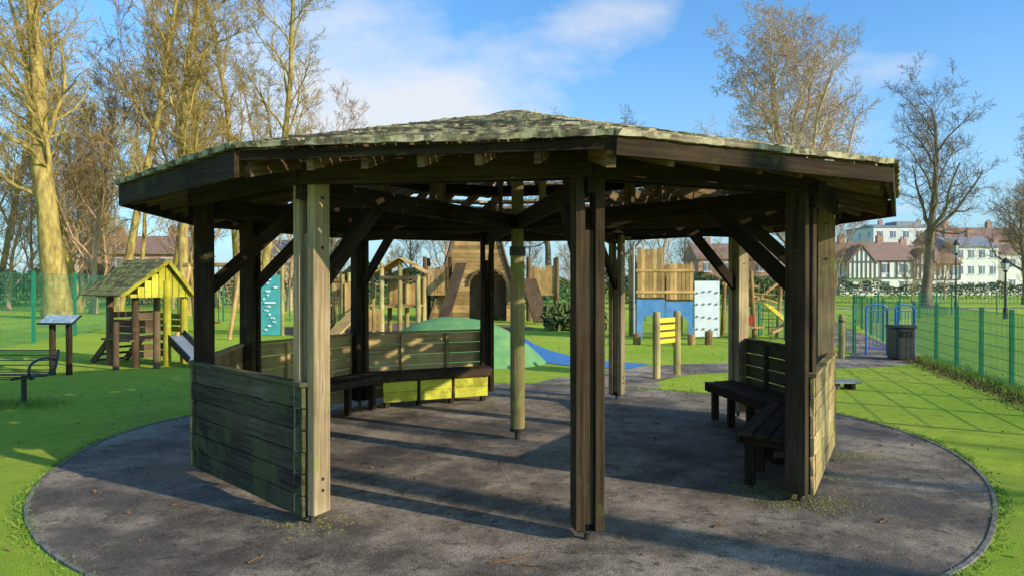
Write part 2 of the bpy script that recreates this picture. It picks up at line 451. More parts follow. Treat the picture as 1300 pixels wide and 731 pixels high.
# ---------------------------------------------------------------- trees
def tree_mesh(name,seed,H,r0,cfg,mat,start=.3,bias=.10,ang=(35,60),lenr=(.42,.5,.5,.5,.55),wob=.16,lean=(0,0),shape='dome',rk=(.34,.52),tw=.009):
    rnd=random.Random(seed);mb=MB()
    segs=[12,7,5,3,2,2];sides=[9,6,4,3,3,3]
    verts=mb.v;faces=mb.f
    def tube(pts,rr,n):
        b=len(verts);ref=None;m=len(pts)
        for i,p in enumerate(pts):
            d=(pts[min(i+1,m-1)]-pts[max(i-1,0)]).normalized()
            if ref is None: ref=V((1,0,0)) if abs(d.x)<.8 else V((0,1,0))
            a=(ref-d*ref.dot(d)).normalized();ref=a;c=d.cross(a)
            for j in range(n):
                t=6.28318*j/n
                verts.append(p+a*(math.cos(t)*rr[i])+c*(math.sin(t)*rr[i]))
        for i in range(m-1):
            for j in range(n):
                a=b+i*n+j;c=b+i*n+(j+1)%n
                faces.append((a,c,c+n,a+n))
    def grow(p,d,L,r,lv):
        n=segs[lv];pts=[p.copy()];rr=[r];w=wob*(.4 if lv==0 else 1+.2*lv)
        end=.18 if lv==0 else .3
        ds=[d]
        for i in range(n):
            d=(d+V((rnd.gauss(0,w),rnd.gauss(0,w),rnd.gauss(0,w)+(bias if lv>0 else .05)))).normalized()
            p=p+d*(L/n);pts.append(p.copy());ds.append(d)
            rr.append(max(tw,r*(1-(1-end)*(i+1)/n)))
        if lv==0: rr[0]*=1.35;rr[1]*=1.05
        tube(pts,rr,sides[lv])
        if lv>=len(cfg):return
        k=cfg[lv];az=rnd.random()*6.28
        s0=start if lv==0 else .20
        for c in range(k):
            t=s0+(1-s0)*(c+rnd.random()*.8)/k
            t=min(t,.995);x=t*n;i=int(x);f=x-i
            q=pts[i].lerp(pts[i+1],f);dd=ds[i+1];rq=rr[i]+(rr[i+1]-rr[i])*f
            az+=2.4+rnd.gauss(0,.3)
            an=rad(rnd.uniform(*ang))*(1.0 if lv else (1.15-.5*t))
            a=dd.orthogonal().normalized();cc=dd.cross(a)
            sd=a*math.cos(az)+cc*math.sin(az)
            nd=(dd*math.cos(an)+sd*math.sin(an)).normalized()
            if lv==0:
                LL=H*lenr[0]*((1-.55*(t-s0)/(1-s0)) if shape=='dome' else (1-.45*(t-s0)/(1-s0)))*rnd.uniform(.75,1.15)
            else: LL=L*lenr[lv]*(1-.35*t)*rnd.uniform(.7,1.25)
            grow(q,nd,LL,max(tw,rq*(rnd.uniform(*rk) if lv==0 else rnd.uniform(.42,.6))),lv+1)
    grow(V((0,0,-.1)),V((lean[0],lean[1],1)).normalized(),H*(.78 if shape=='dome' else .95),r0,0)
    me=bpy.data.meshes.new(name);me.from_pydata([tuple(v) for v in verts],[],faces)
    me.materials.append(mat);me.polygons.foreach_set('use_smooth',[True]*len(faces))
    return me
def put(me,x,y,s=1,rz=0,name='bare_tree',z=0,sz=None):
    o=bpy.data.objects.new(name,me);o.location=(x,y,z);o.rotation_euler=(0,0,rz);o.scale=(s,s,sz or s);COL.objects.link(o);return o
tA=tree_mesh('tA',11,24,.58,(22,9,7,6),M['barkY'],start=.22,lenr=(.28,.5,.5,.55),shape='tall',rk=(.20,.36))
tB=tree_mesh('tB',23,24,.25,(20,8,7,6),M['barkY'],start=.20,lenr=(.22,.5,.5,.6),ang=(28,52),shape='tall',lean=(.05,0))
tC=tree_mesh('tC',5,19,.48,(18,10,8,6,2),M['barkT'],start=.20,lenr=(.56,.44,.5,.5,.7),ang=(34,62),bias=.05,wob=.13,rk=(.38,.55),tw=.010)
tD=tree_mesh('tD',41,18,.38,(15,9,7,6),M['barkD'],start=.26,lenr=(.38,.5,.5,.6),bias=.09,rk=(.4,.6))
tE=tree_mesh('tE',77,15,.17,(16,8,6,5),M['barkR'],start=.08,lenr=(.38,.5,.5,.6),ang=(22,50),bias=.12,tw=.008)
tS=tree_mesh('tS',9,17,.32,(11,6,4),M['barkD'],start=.25,lenr=(.38,.5,.5),bias=.09)
tShade=tree_mesh('tShade',19,17,.34,(7,5,3),M['barkD'],start=.68,lenr=(.26,.5,.5),bias=.12,wob=.06)  # unseen tree behind the camera, added with a bare trunk to shade the front post
put(tA,-22.3,36,1.0,0.4);put(tB,-21.6,40,1.0,1.0);put(tB,-17.4,39,1.12,2.6);put(tB,-15.0,43,1.05,0.3)
put(tB,-26,44,1.0,4.6);put(tE,-14.0,46,1.1,1.1);put(tB,-19.5,52,1.1,5.5)
put(tE,-24,42,1.2,2.2);put(tE,-19.5,46,1.3,4.2);put(tE,-29,48,1.3,.8)
put(tC,18.4,47,1.03,.6,'plane_tree')
put(tD,30.0,53,1.02,.3);put(tD,37.2,50,.86,2.2);put(tD,24.5,64,.95,3.7);put(tC,45,62,.75,2.2);put(tE,33,75,.8,.4);put(tE,28,70,.7,3.4)
put(tD,42,60,.6,5);put(tE,46,78,.6,1);put(tE,58,82,.65,3);put(tE,40,70,.55,2);put(tE,52,72,.55,4.4);put(tE,36,66,.45,.9);put(tE,64,84,.6,1.9)
put(tD,4.4,85,1.22,4);put(tD,12.3,82,1.2,5.2);put(tD,-23.5,95,1.2,1.2);put(tE,18,90,1.3,1);put(tE,-9,98,1.25,2)
put(tE,-3,90,1.1,.2);put(tE,7,75,.9,2)
rr_=random.Random(3)
for i in range(20):
    y=rr_.uniform(44,85);x=-y*rr_.uniform(.33,.80)
    put(rr_.choice([tE,tE,tE,tB]),x,y,rr_.uniform(.7,1.1),rr_.uniform(0,6))
for i in range(10):
    x=-28+i*7.5+rr_.uniform(-2,2)
    put(rr_.choice([tE,tD]),x,rr_.uniform(100,125),rr_.uniform(.6,.8),rr_.uniform(0,6))
put(tS,22.5,-4.5,.85,1.3);put(tS,17.5,-13.0,.8,4.4);put(tShade,12.1,-2.0,.9,2.4)

def shrub(name,x0,x1,y,h,n,dep=2.0,mat=None):
    rd=random.Random(int(x0*10+y));mb=MB()
    for i in range(n):
        x=rd.uniform(x0,x1);hh=max(.3,h*(.55+.9*mnoise.noise(V((x*.28,y,1)))+.25))
        z=hh*rd.random()**.6;yy=y+rd.uniform(-dep,dep)*math.sqrt(max(0,1-(z/hh)**2))*.9
        p=V((x,yy,z+.05));s=rd.uniform(.09,.22)
        a=V((rd.gauss(0,1),rd.gauss(0,1),rd.gauss(0,1))).normalized();b_=a.orthogonal().normalized()
        mb.poly([p-a*s,p-b_*s*.5,p+a*s,p+b_*s*.5])
    return mb.obj(name,mat or M['ever'],loc=(x0,y,0))
shrub('evergreen_hedge',-16,-2,62,3.2,8000,2.5)
shrub('evergreen_hedge',-1,26,64,2.8,11000,2.5)
shrub('brown_thicket',-45,-14,60,3.2,12000,2.5,simple('dry_thicket',(.36,.26,.14),(.24,.20,.09),1.5,.9))
shrub('evergreen_hedge',27,75,84,2.0,9000,2.0)
shrub('ivy_shrub',1.2,3.4,27,.7,1800,.8)

# ---------------------------------------------------------------- fences
def fence(pts,h,name='mesh_fence',step=2.5,sp=.055,pr=.03,wire=.0032):
    g=group(name,(*pts[0],0));po=MB();wi=MB();ra=MB()
    for A,B in zip(pts[:-1],pts[1:]):
        A=V((*A,0));B=V((*B,0));L=(B-A).length;d=(B-A).normalized();n=max(1,round(L/step))
        for i in range(n+1):
            p=A+d*(L*i/n);po.beam(p,p+V((0,0,h+.06)),pr*2,pr*2,up=d)
        m=int(L/sp)
        for i in range(m):
            p=A+d*(i*sp);wi.beam(p+V((0,0,.05)),p+V((0,0,h)),wire*2,wire*2,up=d)
        k=int(h/.2)
        for j in range(k+1):
            z=.06+(h-.07)*j/k;o=V((-d.y,d.x,0))*.008
            ra.beam(A+o+V((0,0,z)),B+o+V((0,0,z)),.01,.008)
    po.obj('fence_posts',M['green'],g);wi.obj('fence_wires',M['green'],g);ra.obj('fence_rails',M['green'],g)
fence([(6.9,7.6),(8.1,11.9),(9.2,15.9),(9.75,17.8)],1.22,step=1.45)
fence([(-12.4,14),(-13.7,21),(-14.9,27)],2.0,step=3.3,sp=.08,pr=.04)
fence([(-14.9,27),(-13,33),(4,36)],1.5,step=3.0,sp=.12)
fence([(8.4,18.0),(8.1,24),(6,33)],1.15,step=2.2,sp=.09)
fence([(9.9,18.8),(14,30),(24,40),(44,44)],1.2,step=3,sp=.14)
g=group('metal_railing',(24,60,0));mb=MB()
for i in range(160):
    mb.beam((24+i*.3,60,.05),(24+i*.3,60,1.15),.02,.02)
for z in(.15,1.1):mb.beam((24,60,z),(72,60,z),.03,.04)
mb.obj('bars',M['black'],g)

g=group('blue_gate',(8.75,17.3,0));mb=MB()
def tub(mb,P_,r=.025,n=8): 
    pts=catmull(P_,4);mb.tube(pts,[r]*len(pts),n)
for x0,x1,y in((8.45,8.95,17.5),(9.1,9.55,17.4)):
    mb.cyl((x0,y,0),(x0,y,1.10),.024);mb.cyl((x1,y,0),(x1,y,1.10),.024)
    tub(mb,[(x0,y,1.08),(x0+.05,y,1.17),((x0+x1)/2,y,1.20),(x1-.05,y,1.17),(x1,y,1.08)],.02)
    for i in range(1,6): mb.cyl((x0+(x1-x0)*i/6,y,.15),(x0+(x1-x0)*i/6,y,1.05),.008,n=6)
    for z in(.15,1.05): mb.cyl((x0,y,z),(x1,y,z),.014)
mb.obj('gate_frames',M['blue'],g)
g=group('litter_bin',(8.75,16.5,0));mb=MB()
mb.box((8.75,16.5,.36),(.42,.42,.68));mb.box((8.75,16.5,.745),(.48,.48,.07));mb.box((8.75,16.5,.015),(.36,.36,.03))
mb.obj('bin_body',M['black'],g,bevel=.02)
mb=MB();mb.box((8.75,16.284,.58),(.28,.01,.14));mb.obj('bin_opening',M['dark'],g)
g=group('wooden_bollard',(7.55,16.8,0));mb=MB();mb.tube([V((7.55,16.8,0)),V((7.55,16.8,.95)),V((7.55,16.8,1.0))],[.07,.068,.05],12);mb.obj('shaft',M['log'],g)
mb=MB();mb.cyl((7.55,16.8,.82),(7.55,16.8,.87),.072);mb.obj('band',M['steel'],g)

g=group('information_board',(-8.44,13.7,0));mb=MB()
for x in(-8.58,-8.27): mb.beam((x,13.7,0),(x,13.7,.98),.075,.10,up=(0,1,0))
mb.obj('legs',M['postdark'],g,bevel=.006)
mb=MB();mb.beam((-8.77,13.68,1.03),(-8.1,13.68,1.03),.34,.03,up=(0,-.45,.9));mb.obj('frame',M['black'],g,bevel=.006)
mb=MB();mb.beam((-8.74,13.67,1.05),(-8.13,13.67,1.05),.29,.008,up=(0,-.45,.9));mb.obj('sign_face',simple('sign_print',(.45,.52,.55),(.16,.26,.30),14,.3),g)

g=group('metal_bench',(-7.0,10.3,0));mb=MB()
prof=[(10.05,.40),(10.12,.44),(10.25,.43),(10.42,.42),(10.52,.47),(10.58,.60),(10.62,.74)]
for i in range(13):
    f=i/12*(len(prof)-1);k=min(int(f),len(prof)-2);t=f-k
    y=prof[k][0]*(1-t)+prof[k+1][0]*t;z=prof[k][1]*(1-t)+prof[k+1][1]*t
    mb.beam((-8.3,y,z),(-6.55,y,z),.035,.012)
mb.obj('seat_slats',M['black'],g)
mb=MB()
for x in(-6.56,-8.25):
    tub(mb,[(x,10.02,.40),(x,10.12,.435),(x,10.3,.42),(x,10.45,.43),(x,10.55,.52),(x,10.62,.75)],.02)
    tub(mb,[(x,10.02,.40),(x-.01,9.98,.52),(x,10.05,.62),(x,10.3,.66),(x,10.56,.62)],.018)
for x in(-6.85,-8.0):
    mb.cyl((x,10.3,0),(x,10.3,.42),.035);mb.cyl((x,10.3,.0),(x,10.3,.025),.11);mb.beam((x,10.05,.39),(x,10.5,.39),.04,.03)
mb.obj('frame',M['black'],g)

g=group('play_panel_on_posts',(2.85,13.45,0));mb=MB()
for x,y in((2.6,13.2),(3.08,13.7)):
    mb.tube([V((x,y,-.02)),V((x,y,.6)),V((x,y,1.17)),V((x,y,1.2))],[.068,.07,.066,.05],12)
mb.obj('posts',M['log'],g)
mb=MB();mb.beam((2.66,13.26,.85),(3.02,13.64,.85),.03,.46);mb.obj('panel',M['yellow'],g)
mb=MB()
for z in(.72,.85,.98):mb.beam((2.68,13.23,z),(3.04,13.61,z),.02,.03)
mb.obj('panel_slots',M['playd'],g)
g=group('low_timber_step',(5.35,11.9,0));mb=MB()
for i in range(3):mb.beam((5.15,11.8+i*.13,.12),(5.6,11.8+i*.13,.12),.12,.03)
mb.obj('boards',M['grey'],g);mb=MB();mb.beam((5.25,11.8,.05),(5.25,12.1,.05),.06,.11);mb.beam((5.5,11.8,.05),(5.5,12.1,.05),.06,.11);mb.obj('feet',M['playd'],g)

mb=MB();nr,na=14,48;c=V((-1.25,15.9,0))
def mz(r): return .98*max(0,(1-r**2.2))
for i in range(nr+1):
    r=i/nr
    for j in range(na):
        a=j/na*6.2832;mb.v.append(c+V((2.0*r*math.cos(a),1.45*r*math.sin(a),mz(r)*(1+.05*mnoise.noise(V((r*2*math.cos(a),r*2*math.sin(a),1))))+.002)))
for i in range(nr):
    for j in range(na):
        a=i*na+j;b_=i*na+(j+1)%na;mb.face((a,a+na,b_+na,b_),[(0,0)]*4)
mb.obj('green_rubber_mound',M['mound'],loc=c,smooth=True)

# ---------------------------------------------------------------- playground
def palisade(mb,x0,x1,y,z0,z1,w=.11,jit=.04,y2=None):
    n=max(2,round(abs(x1-x0)/w)) if y2 is None else max(2,round(math.hypot(x1-x0,y2-y)/w))
    for i in range(n):
        f=(i+.5)/n;x=x0+(x1-x0)*f;yy=y if y2 is None else y+(y2-y)*f
        mb.beam((x,yy,z0),(x,yy,z1+U(-jit,jit)),w*.88,.035,up=(0,1,0) if y2 is None else (1,0,0))
PX,PY=-7.8,15.5
g=group('wooden_playhouse',(PX,PY,0));th=1.0
def L(x,y,z): return V((PX+x*math.cos(th)-y*math.sin(th),PY+x*math.sin(th)+y*math.cos(th),z))
mb=MB()
for x,y,h in((-.42,-.45,1.50),(-.42,.5,1.50),(.62,.5,1.72)):
    mb.tube([L(x,y,-.02),L(x,y,h)],[.075,.07],12)
mb.tube([L(-.85,-.5,0),L(-.85,-.5,.95)],[.06,.06],10)
mb.tube([L(-.3,-1.0,0),L(-.3,-1.0,1.15)],[.07,.065],10)
mb.obj('posts',M['playd'],g)
mb=MB()
for x,y,h in((.62,-.50,1.8),(.12,-.68,1.75)):
    mb.tube([L(x,y,-.02),L(x,y,h)],[.08,.075],12)
mb.obj('stained_posts',M['stain'],g)
mb=MB()
for i in range(9):mb.beam(L(-.5+i*.14,-.5,.55),L(-.5+i*.14,.6,.55),.125,.04)
for z in(.75,.90,1.05):mb.beam(L(-.42,-.5,z),L(0.0,-.5,z),.03,.12)
for z in(.75,.90,1.05):mb.beam(L(-.42,.5,z),L(.62,.5,z),.03,.12)
for z in(.25,.4):mb.beam(L(-.42,-.45,z),L(.3,-.45,z),.03,.13)
for z in(.62,.76,.90):mb.beam(L(-.44,-.5,z),L(-.44,.5,z),.03,.12)
for k in range(4):mb.beam(L(-.38,.66+k*.16,.48-k*.14),L(.3,.66+k*.16,.48-k*.14),.16,.04)
mb.beam(L(-.40,.6,.5),L(-.40,1.25,0),.04,.14);mb.beam(L(.32,.6,.5),L(.32,1.25,0),.04,.14)
mb.obj('deck_steps_and_rails',M['playd'],g)
mb=MB()
for s,xe in((-1,-.90),(1,.72)):
    for i in range(8):
        f0=(i+.5)/8;x=.1+(xe-.1)*f0;z=2.20-.74*f0
        dn=(L(xe,0,0)-L(.1,0,0)).normalized()
        mb.beam(L(x,-.75,z),L(x,.80,z),.145,.025,up=dn*.72+V((0,0,1)),nseg=8,jit=.006)
mb.obj('roof_boards',wood('mossy_hut_roof',(.24,.20,.09),(.10,.085,.045),(.36,.33,.09),.5,7),g)
mb=MB()
for y in(-.66,.62):
    for i in range(9):
        x=-.58+i*.15
        zt=2.10-(abs(x-.1)*.90);mb.beam(L(x,y,1.42),L(x,y,max(1.46,zt)),.135,.025,up=L(0,1,0)-L(0,0,0))
mb.beam(L(.1,-.78,2.15),L(-.9,-.78,1.44),.03,.07);mb.beam(L(.1,-.78,2.15),L(.72,-.78,1.42),.03,.07)
for z in(.72,.86,1.0):mb.beam(L(.64,-.5,z),L(.64,.5,z),.03,.11)
mb.obj('gable_boards',M['stain'],g)
mb=MB();mb.beam(L(.32,-.6,.60),L(.36,-1.4,.10),.42,.02);mb.beam(L(.36,-1.4,.10),L(.37,-1.6,.09),.42,.02)
mb.obj('slide',M['slide'],g)
mb=MB()
for o in(-.22,.22):
    mb.beam(L(.32+o,-.6,.66),L(.36+o,-1.4,.16),.03,.14)
mb.obj('slide_sides',M['black'],g)

g=group('climbing_wall',(-7.9,24,0));mb=MB();mb.beam((-7.9,24,0.02),(-7.9,24,1.98),.62,.06,up=(0,1,0));mb.obj('board',M['turq'],g)
mb=MB()
for i in range(14):mb.cyl((-7.9+U(-.24,.24),23.97,.2+i*.125),(-7.9+U(-.24,.24),23.93,.2+i*.125),.035,.025,n=8)
mb.obj('holds',M['white'],g);mb=MB()
for x in(-8.27,-7.53):mb.cyl((x,24.05,0),(x,24.05,2.3),.06)
mb.obj('posts',M['log'],g)
g=group('log_swing_frame',(-9.0,23,0));mb=MB()
for x in(-10.2,-8.6):
    mb.cyl((x,22.3,0),(x+.1,23,2.3),.06);mb.cyl((x,23.7,0),(x+.1,23,2.3),.06)
mb.cyl((-10.3,23,2.28),(-8.3,23,2.28),.065);mb.obj('logs',M['play'],g)
mb=MB()
for x in(-9.7,-9.2):mb.cyl((x,23,2.25),(x,23,.5),.012,n=5)
mb.obj('chains',M['steel'],g);mb=MB();mb.box((-9.45,23,.48),(.55,.22,.04));mb.obj('swing_seat',M['red'],g)

g=group('timber_play_fort',(-5,25,0));lo=MB();pw=MB();dk=MB()
for x in(-7.0,-6.3,-5.6,-4.9,-4.3,-3.7,-3.1):
    for y in(24.2,25.8):
        lo.tube([V((x,y,-.02)),V((x,y,U(1.9,2.5)))],[.085,.075],10)
palisade(pw,-7.0,-6.3,24.1,1.0,1.95);palisade(pw,-5.5,-4.95,24.1,.75,1.75)
palisade(pw,-6.3,-5.6,25.9,1.1,1.8);palisade(pw,-4.3,-3.1,25.9,.9,1.7)
palisade(pw,-5.0,-4.3,24.1,.15,.85,.13,.0)
for x0,x1 in((-7.0,-6.3),(-5.6,-4.9),(-4.3,-3.1)):
    pw.box(((x0+x1)/2,25,.95),(x1-x0,1.6,.07))
for z in(1.25,1.75,2.05):dk.beam((-6.3,24.15,z),(-5.6,24.15,z),.05,.08)
dk.beam((-4.3,24.1,1.9),(-3.1,24.1,1.9),.06,.10)
for i in range(7):dk.beam((-6.3+i*.1,24.15,.4),(-6.3+i*.1,24.15,1.25),.03,.03)
lo.obj('log_posts',M['log'],g);pw.obj('palisades',M['play'],g);dk.obj('rails',M['playd'],g)
mb=MB()
for s in(-1,1):
    for i in range(6):
        f=(i+.5)/6;mb.beam((-3.7+s*.85*f,24.0,2.55-.5*f),(-3.7+s*.85*f,26.0,2.55-.5*f),.16,.03,up=(s*.5,0,1))
mb.obj('roof_boards',M['play'],g)
mb=MB()
mb.beam((-4.9,24.0,1.0),(-5.6,22.6,.05),.5,.05);mb.obj('ramp',M['play'],g)

TX,TY=-1.65,35.0
g=group('timber_play_tower',(TX,TY,0));mb=MB();dk=MB();nb=20
Ht=3.85
for side,yy in((0,-1),(1,1)):
    for k in range(nb):
        z=Ht*(k+.5)/nb;f=z/Ht
        hw=2.1-(2.1-.95)*f;y=TY+yy*(1.6-.75*f)
        if side==0 and z<2.35:
            aw=.85 if z<1.6 else .85*math.sqrt(max(0,1-((z-1.6)/.75)**2))
            cx=TX+.55
            if aw>.03:
                mb.beam((TX-hw,y,z),(cx-aw,y,z),.05,Ht/nb-.012);mb.beam((cx+aw,y,z),(TX+hw,y,z),.05,Ht/nb-.012);continue
        mb.beam((TX-hw,y,z),(TX+hw,y,z),.05,Ht/nb-.012)
for s in(-1,1):
    for k in range(nb):
        z=Ht*(k+.5)/nb;f=z/Ht;hw=2.1-1.15*f;d=1.6-.75*f
        mb.beam((TX+s*hw,TY-d,z),(TX+s*hw,TY+d,z),.05,Ht/nb-.012)
    for q in(-1,1): 
        dk.beam((TX+s*2.13,TY+q*1.65,0),(TX+s*.97,TY+q*.9,Ht+.35),.12,.12)
for i in range(11):
    a=math.pi*i/11;a2=math.pi*(i+1)/11
    dk.beam((TX+.55+.88*math.cos(a),TY-1.36,1.6+.78*math.sin(a)),(TX+.55+.88*math.cos(a2),TY-1.36,1.6+.78*math.sin(a2)),.10,.10,up=(0,1,0))
palisade(dk,TX-.95,TX+.95,TY-.85,Ht,Ht+.35,.16)
mb.obj('sloped_boards',M['play'],g);dk.obj('corner_posts_and_arch',M['playd'],g)
mb=MB();mb.beam((TX-1.2,TY-.2,1.3),(TX+1.7,TY-.2,1.3),.05,2.4);mb.obj('inner_wall',M['playd'],g)
mb=MB();lo=MB()
for x0,x1 in((-4.0,-2.75),(.72,2.1)):
    palisade(mb,x0,x1,TY-1.7,1.25,2.45,.15,.08);palisade(mb,x0,x1,TY-.3,1.25,2.4,.15,.08)
    mb.box(((x0+x1)/2,TY-1,1.22),(x1-x0,1.5,.08))
    for x in(x0+.05,x1-.05):
        for y in(TY-1.75,TY-.25):lo.tube([V((x,y,0)),V((x,y,2.9))],[.1,.09],10)
mb.obj('side_platforms',M['play'],g);lo.obj('platform_posts',M['playd'],g)
mb=MB();mb.beam((.75,TY-1.8,1.9),(1.25,TY-4.2,.1),.7,.08);mb.beam((-2.3,TY-1.9,2.6),(-2.9,TY-4.3,.1),.5,.08);mb.obj('ramps',M['playd'],g)
g=group('rope_bridge',(-4.5,33,0));mb=MB()
for i in range(14):
    f=i/13;z=1.2-.5*math.sin(f*math.pi)*.5;mb.box((-7.2+f*3.2,33.4,z),(.18,.9,.05));
mb.obj('planks',M['playd'],g);mb=MB()
for y in(32.9,33.9):
    tub(mb,[(-7.3,y,2.0),(-5.6,y,1.6),(-3.9,y,2.0)],.025);
    for i in range(10):mb.cyl((-7.2+i*.36,y,.95),(-7.2+i*.36,y,1.75),.012,n=4)
for y in(32.9,33.9):mb.cyl((-7.3,y,0),(-7.3,y,2.2),.09)
mb.obj('ropes_and_posts',M['log'],g)

g=group('play_castle',(4.9,22.6,0));mb=MB();lo=MB()
for x in(3.88,4.65,5.5):
    for y in(22.6,23.9):lo.tube([V((x,y,0)),V((x,y,2.35))],[.07,.065],10)
palisade(mb,3.84,4.68,22.5,1.28,2.78,.12,.03);palisade(mb,3.84,4.68,24.0,1.28,2.6,.12,.03)
palisade(mb,4.72,5.56,22.5,1.22,2.30,.12,.03);palisade(mb,4.72,5.56,24.0,1.22,2.2,.12,.03)
palisade(mb,3.8,3.8,22.6,1.28,2.6,.13,.03,y2=23.9);palisade(mb,5.58,5.58,22.6,1.22,2.2,.13,.03,y2=23.9)
for z in(1.45,2.1):mb.beam((3.8,22.46,z),(5.6,22.46,z),.03,.08)
mb.box((4.7,23.25,1.2),(1.75,1.35,.08));mb.obj('palisades',M['play'],g);lo.obj('posts',M['log'],g)
mb=MB()
yb=22.47
def archpanel(mb,x0,x1,z1,aw,ah,y,t):
    cx=(x0+x1)/2;pts=[(x0,y,0.02),(cx-aw,y,0.02),(cx-aw,y,ah)]
    for i in range(1,8):
        a=math.pi-math.pi*i/8;pts.append((cx+aw*math.cos(a),y,ah+aw*math.sin(a)))
    pts+=[(cx+aw,y,ah),(cx+aw,y,.02),(x1,y,.02),(x1,y,z1),(x0,y,z1)]
    mb.prism(pts,(0,t,0))
archpanel(mb,3.82,4.68,1.22,.25,.5,yb,.03);archpanel(mb,4.72,5.54,1.15,.28,.45,yb,.03)
mb.obj('blue_arch_panels',simple('pale_blue_paint',(.13,.30,.56),(.08,.22,.45),3,.4),g)
mb=MB();mb.beam((5.98,22.5,.08),(5.98,22.5,1.78),.76,.05,up=(0,1,0));mb.obj('white_climbing_board',M['white'],g)
mb=MB()
for i in range(16):
    x=5.68+(i%4)*.2;z=.3+(i//4)*.38+U(-.04,.04);mb.cyl((x,22.47,z),(x,22.43,z),.035,.025,n=8)
mb.obj('climbing_holds',M['grey'],g)
mb=MB();tub(mb,[(3.72,22.4,0),(3.72,22.4,2.2),(3.74,22.4,2.9),(3.95,22.4,3.1),(4.15,22.4,2.95)],.03);mb.obj('fire_pole',M['grey'],g)
g=group('log_climbing_frame',(7.6,23.5,0));mb=MB()
for x,y,lx in((6.9,23,.15),(7.6,23,-.1),(8.4,23.2,.12),(7.0,24.4,.1),(8.1,24.4,-.15)):
    mb.tube([V((x,y,0)),V((x+lx,y,U(1.9,2.3)))],[.075,.06],10)
mb.beam((6.9,23,1.5),(8.4,23.2,1.1),.07,.07);mb.beam((6.9,23,.6),(8.4,23.2,1.7),.07,.07);mb.beam((7,24.4,1.7),(8.2,24.4,1.6),.08,.08)
mb.beam((6.7,22.6,.35),(7.8,22.8,.35),.2,.06);mb.beam((7.9,22.4,.2),(8.7,22.9,.5),.18,.06)
mb.obj('logs',M['play'],g)
mb=MB()
for i in range(6):mb.cyl((6.95+i*.22,23.02,.1),(7.3+i*.16,23.05,1.7),.014,n=5)
for i in range(5):mb.cyl((6.95,23.03,.3+i*.28),(8.3,23.05,.35+i*.25),.014,n=5)
mb.obj('climbing_net',M['log'],g)
mb=MB();mb.beam((8.0,23.2,1.1),(8.9,22.4,.1),.4,.04);mb.obj('slide',M['yellow'],g)
mb=MB();mb.box((7.3,22.9,.55),(.5,.04,.3));mb.obj('play_panel',M['red'],g)
g=group('stepping_logs',(5.0,19,0));mb=MB()
for i in range(6):mb.cyl((3.0+i*.5,20.3+.25*math.sin(i*1.7),0),(3.0+i*.5,20.3+.25*math.sin(i*1.7),.22+.08*(i%3)),.11,n=12)
mb.obj('logs',M['play'],g)

def lamp(x,y,h=4.0):
    g=group('street_lamp',(x,y,0));mb=MB()
    mb.tube([V((x,y,0)),V((x,y,.5)),V((x,y,.55)),V((x,y,h*.8))],[.12,.10,.06,.045],10)
    mb.tube([V((x,y,h*.8)),V((x,y,h*.82)),V((x,y,h*.84))],[.05,.12,.06],8)
    mb.tube([V((x,y,h*.96)),V((x,y,h*.98)),V((x,y,h*1.05))],[.26,.20,.03],6)
    for i in range(4):
        a=i*1.5708+.78;mb.beam((x+.10*math.cos(a),y+.10*math.sin(a),h*.84),(x+.2*math.cos(a),y+.2*math.sin(a),h*.96),.02,.02)
    mb.obj('column',M['black'],g);mb=MB()
    mb.tube([V((x,y,h*.845)),V((x,y,h*.955))],[.10,.19],6);mb.obj('lantern',simple('frosted_glass',(.6,.62,.62),(.5,.52,.52),3,.3),g)
lamp(23.9,35.5,2.8);lamp(31.5,52,4.6)

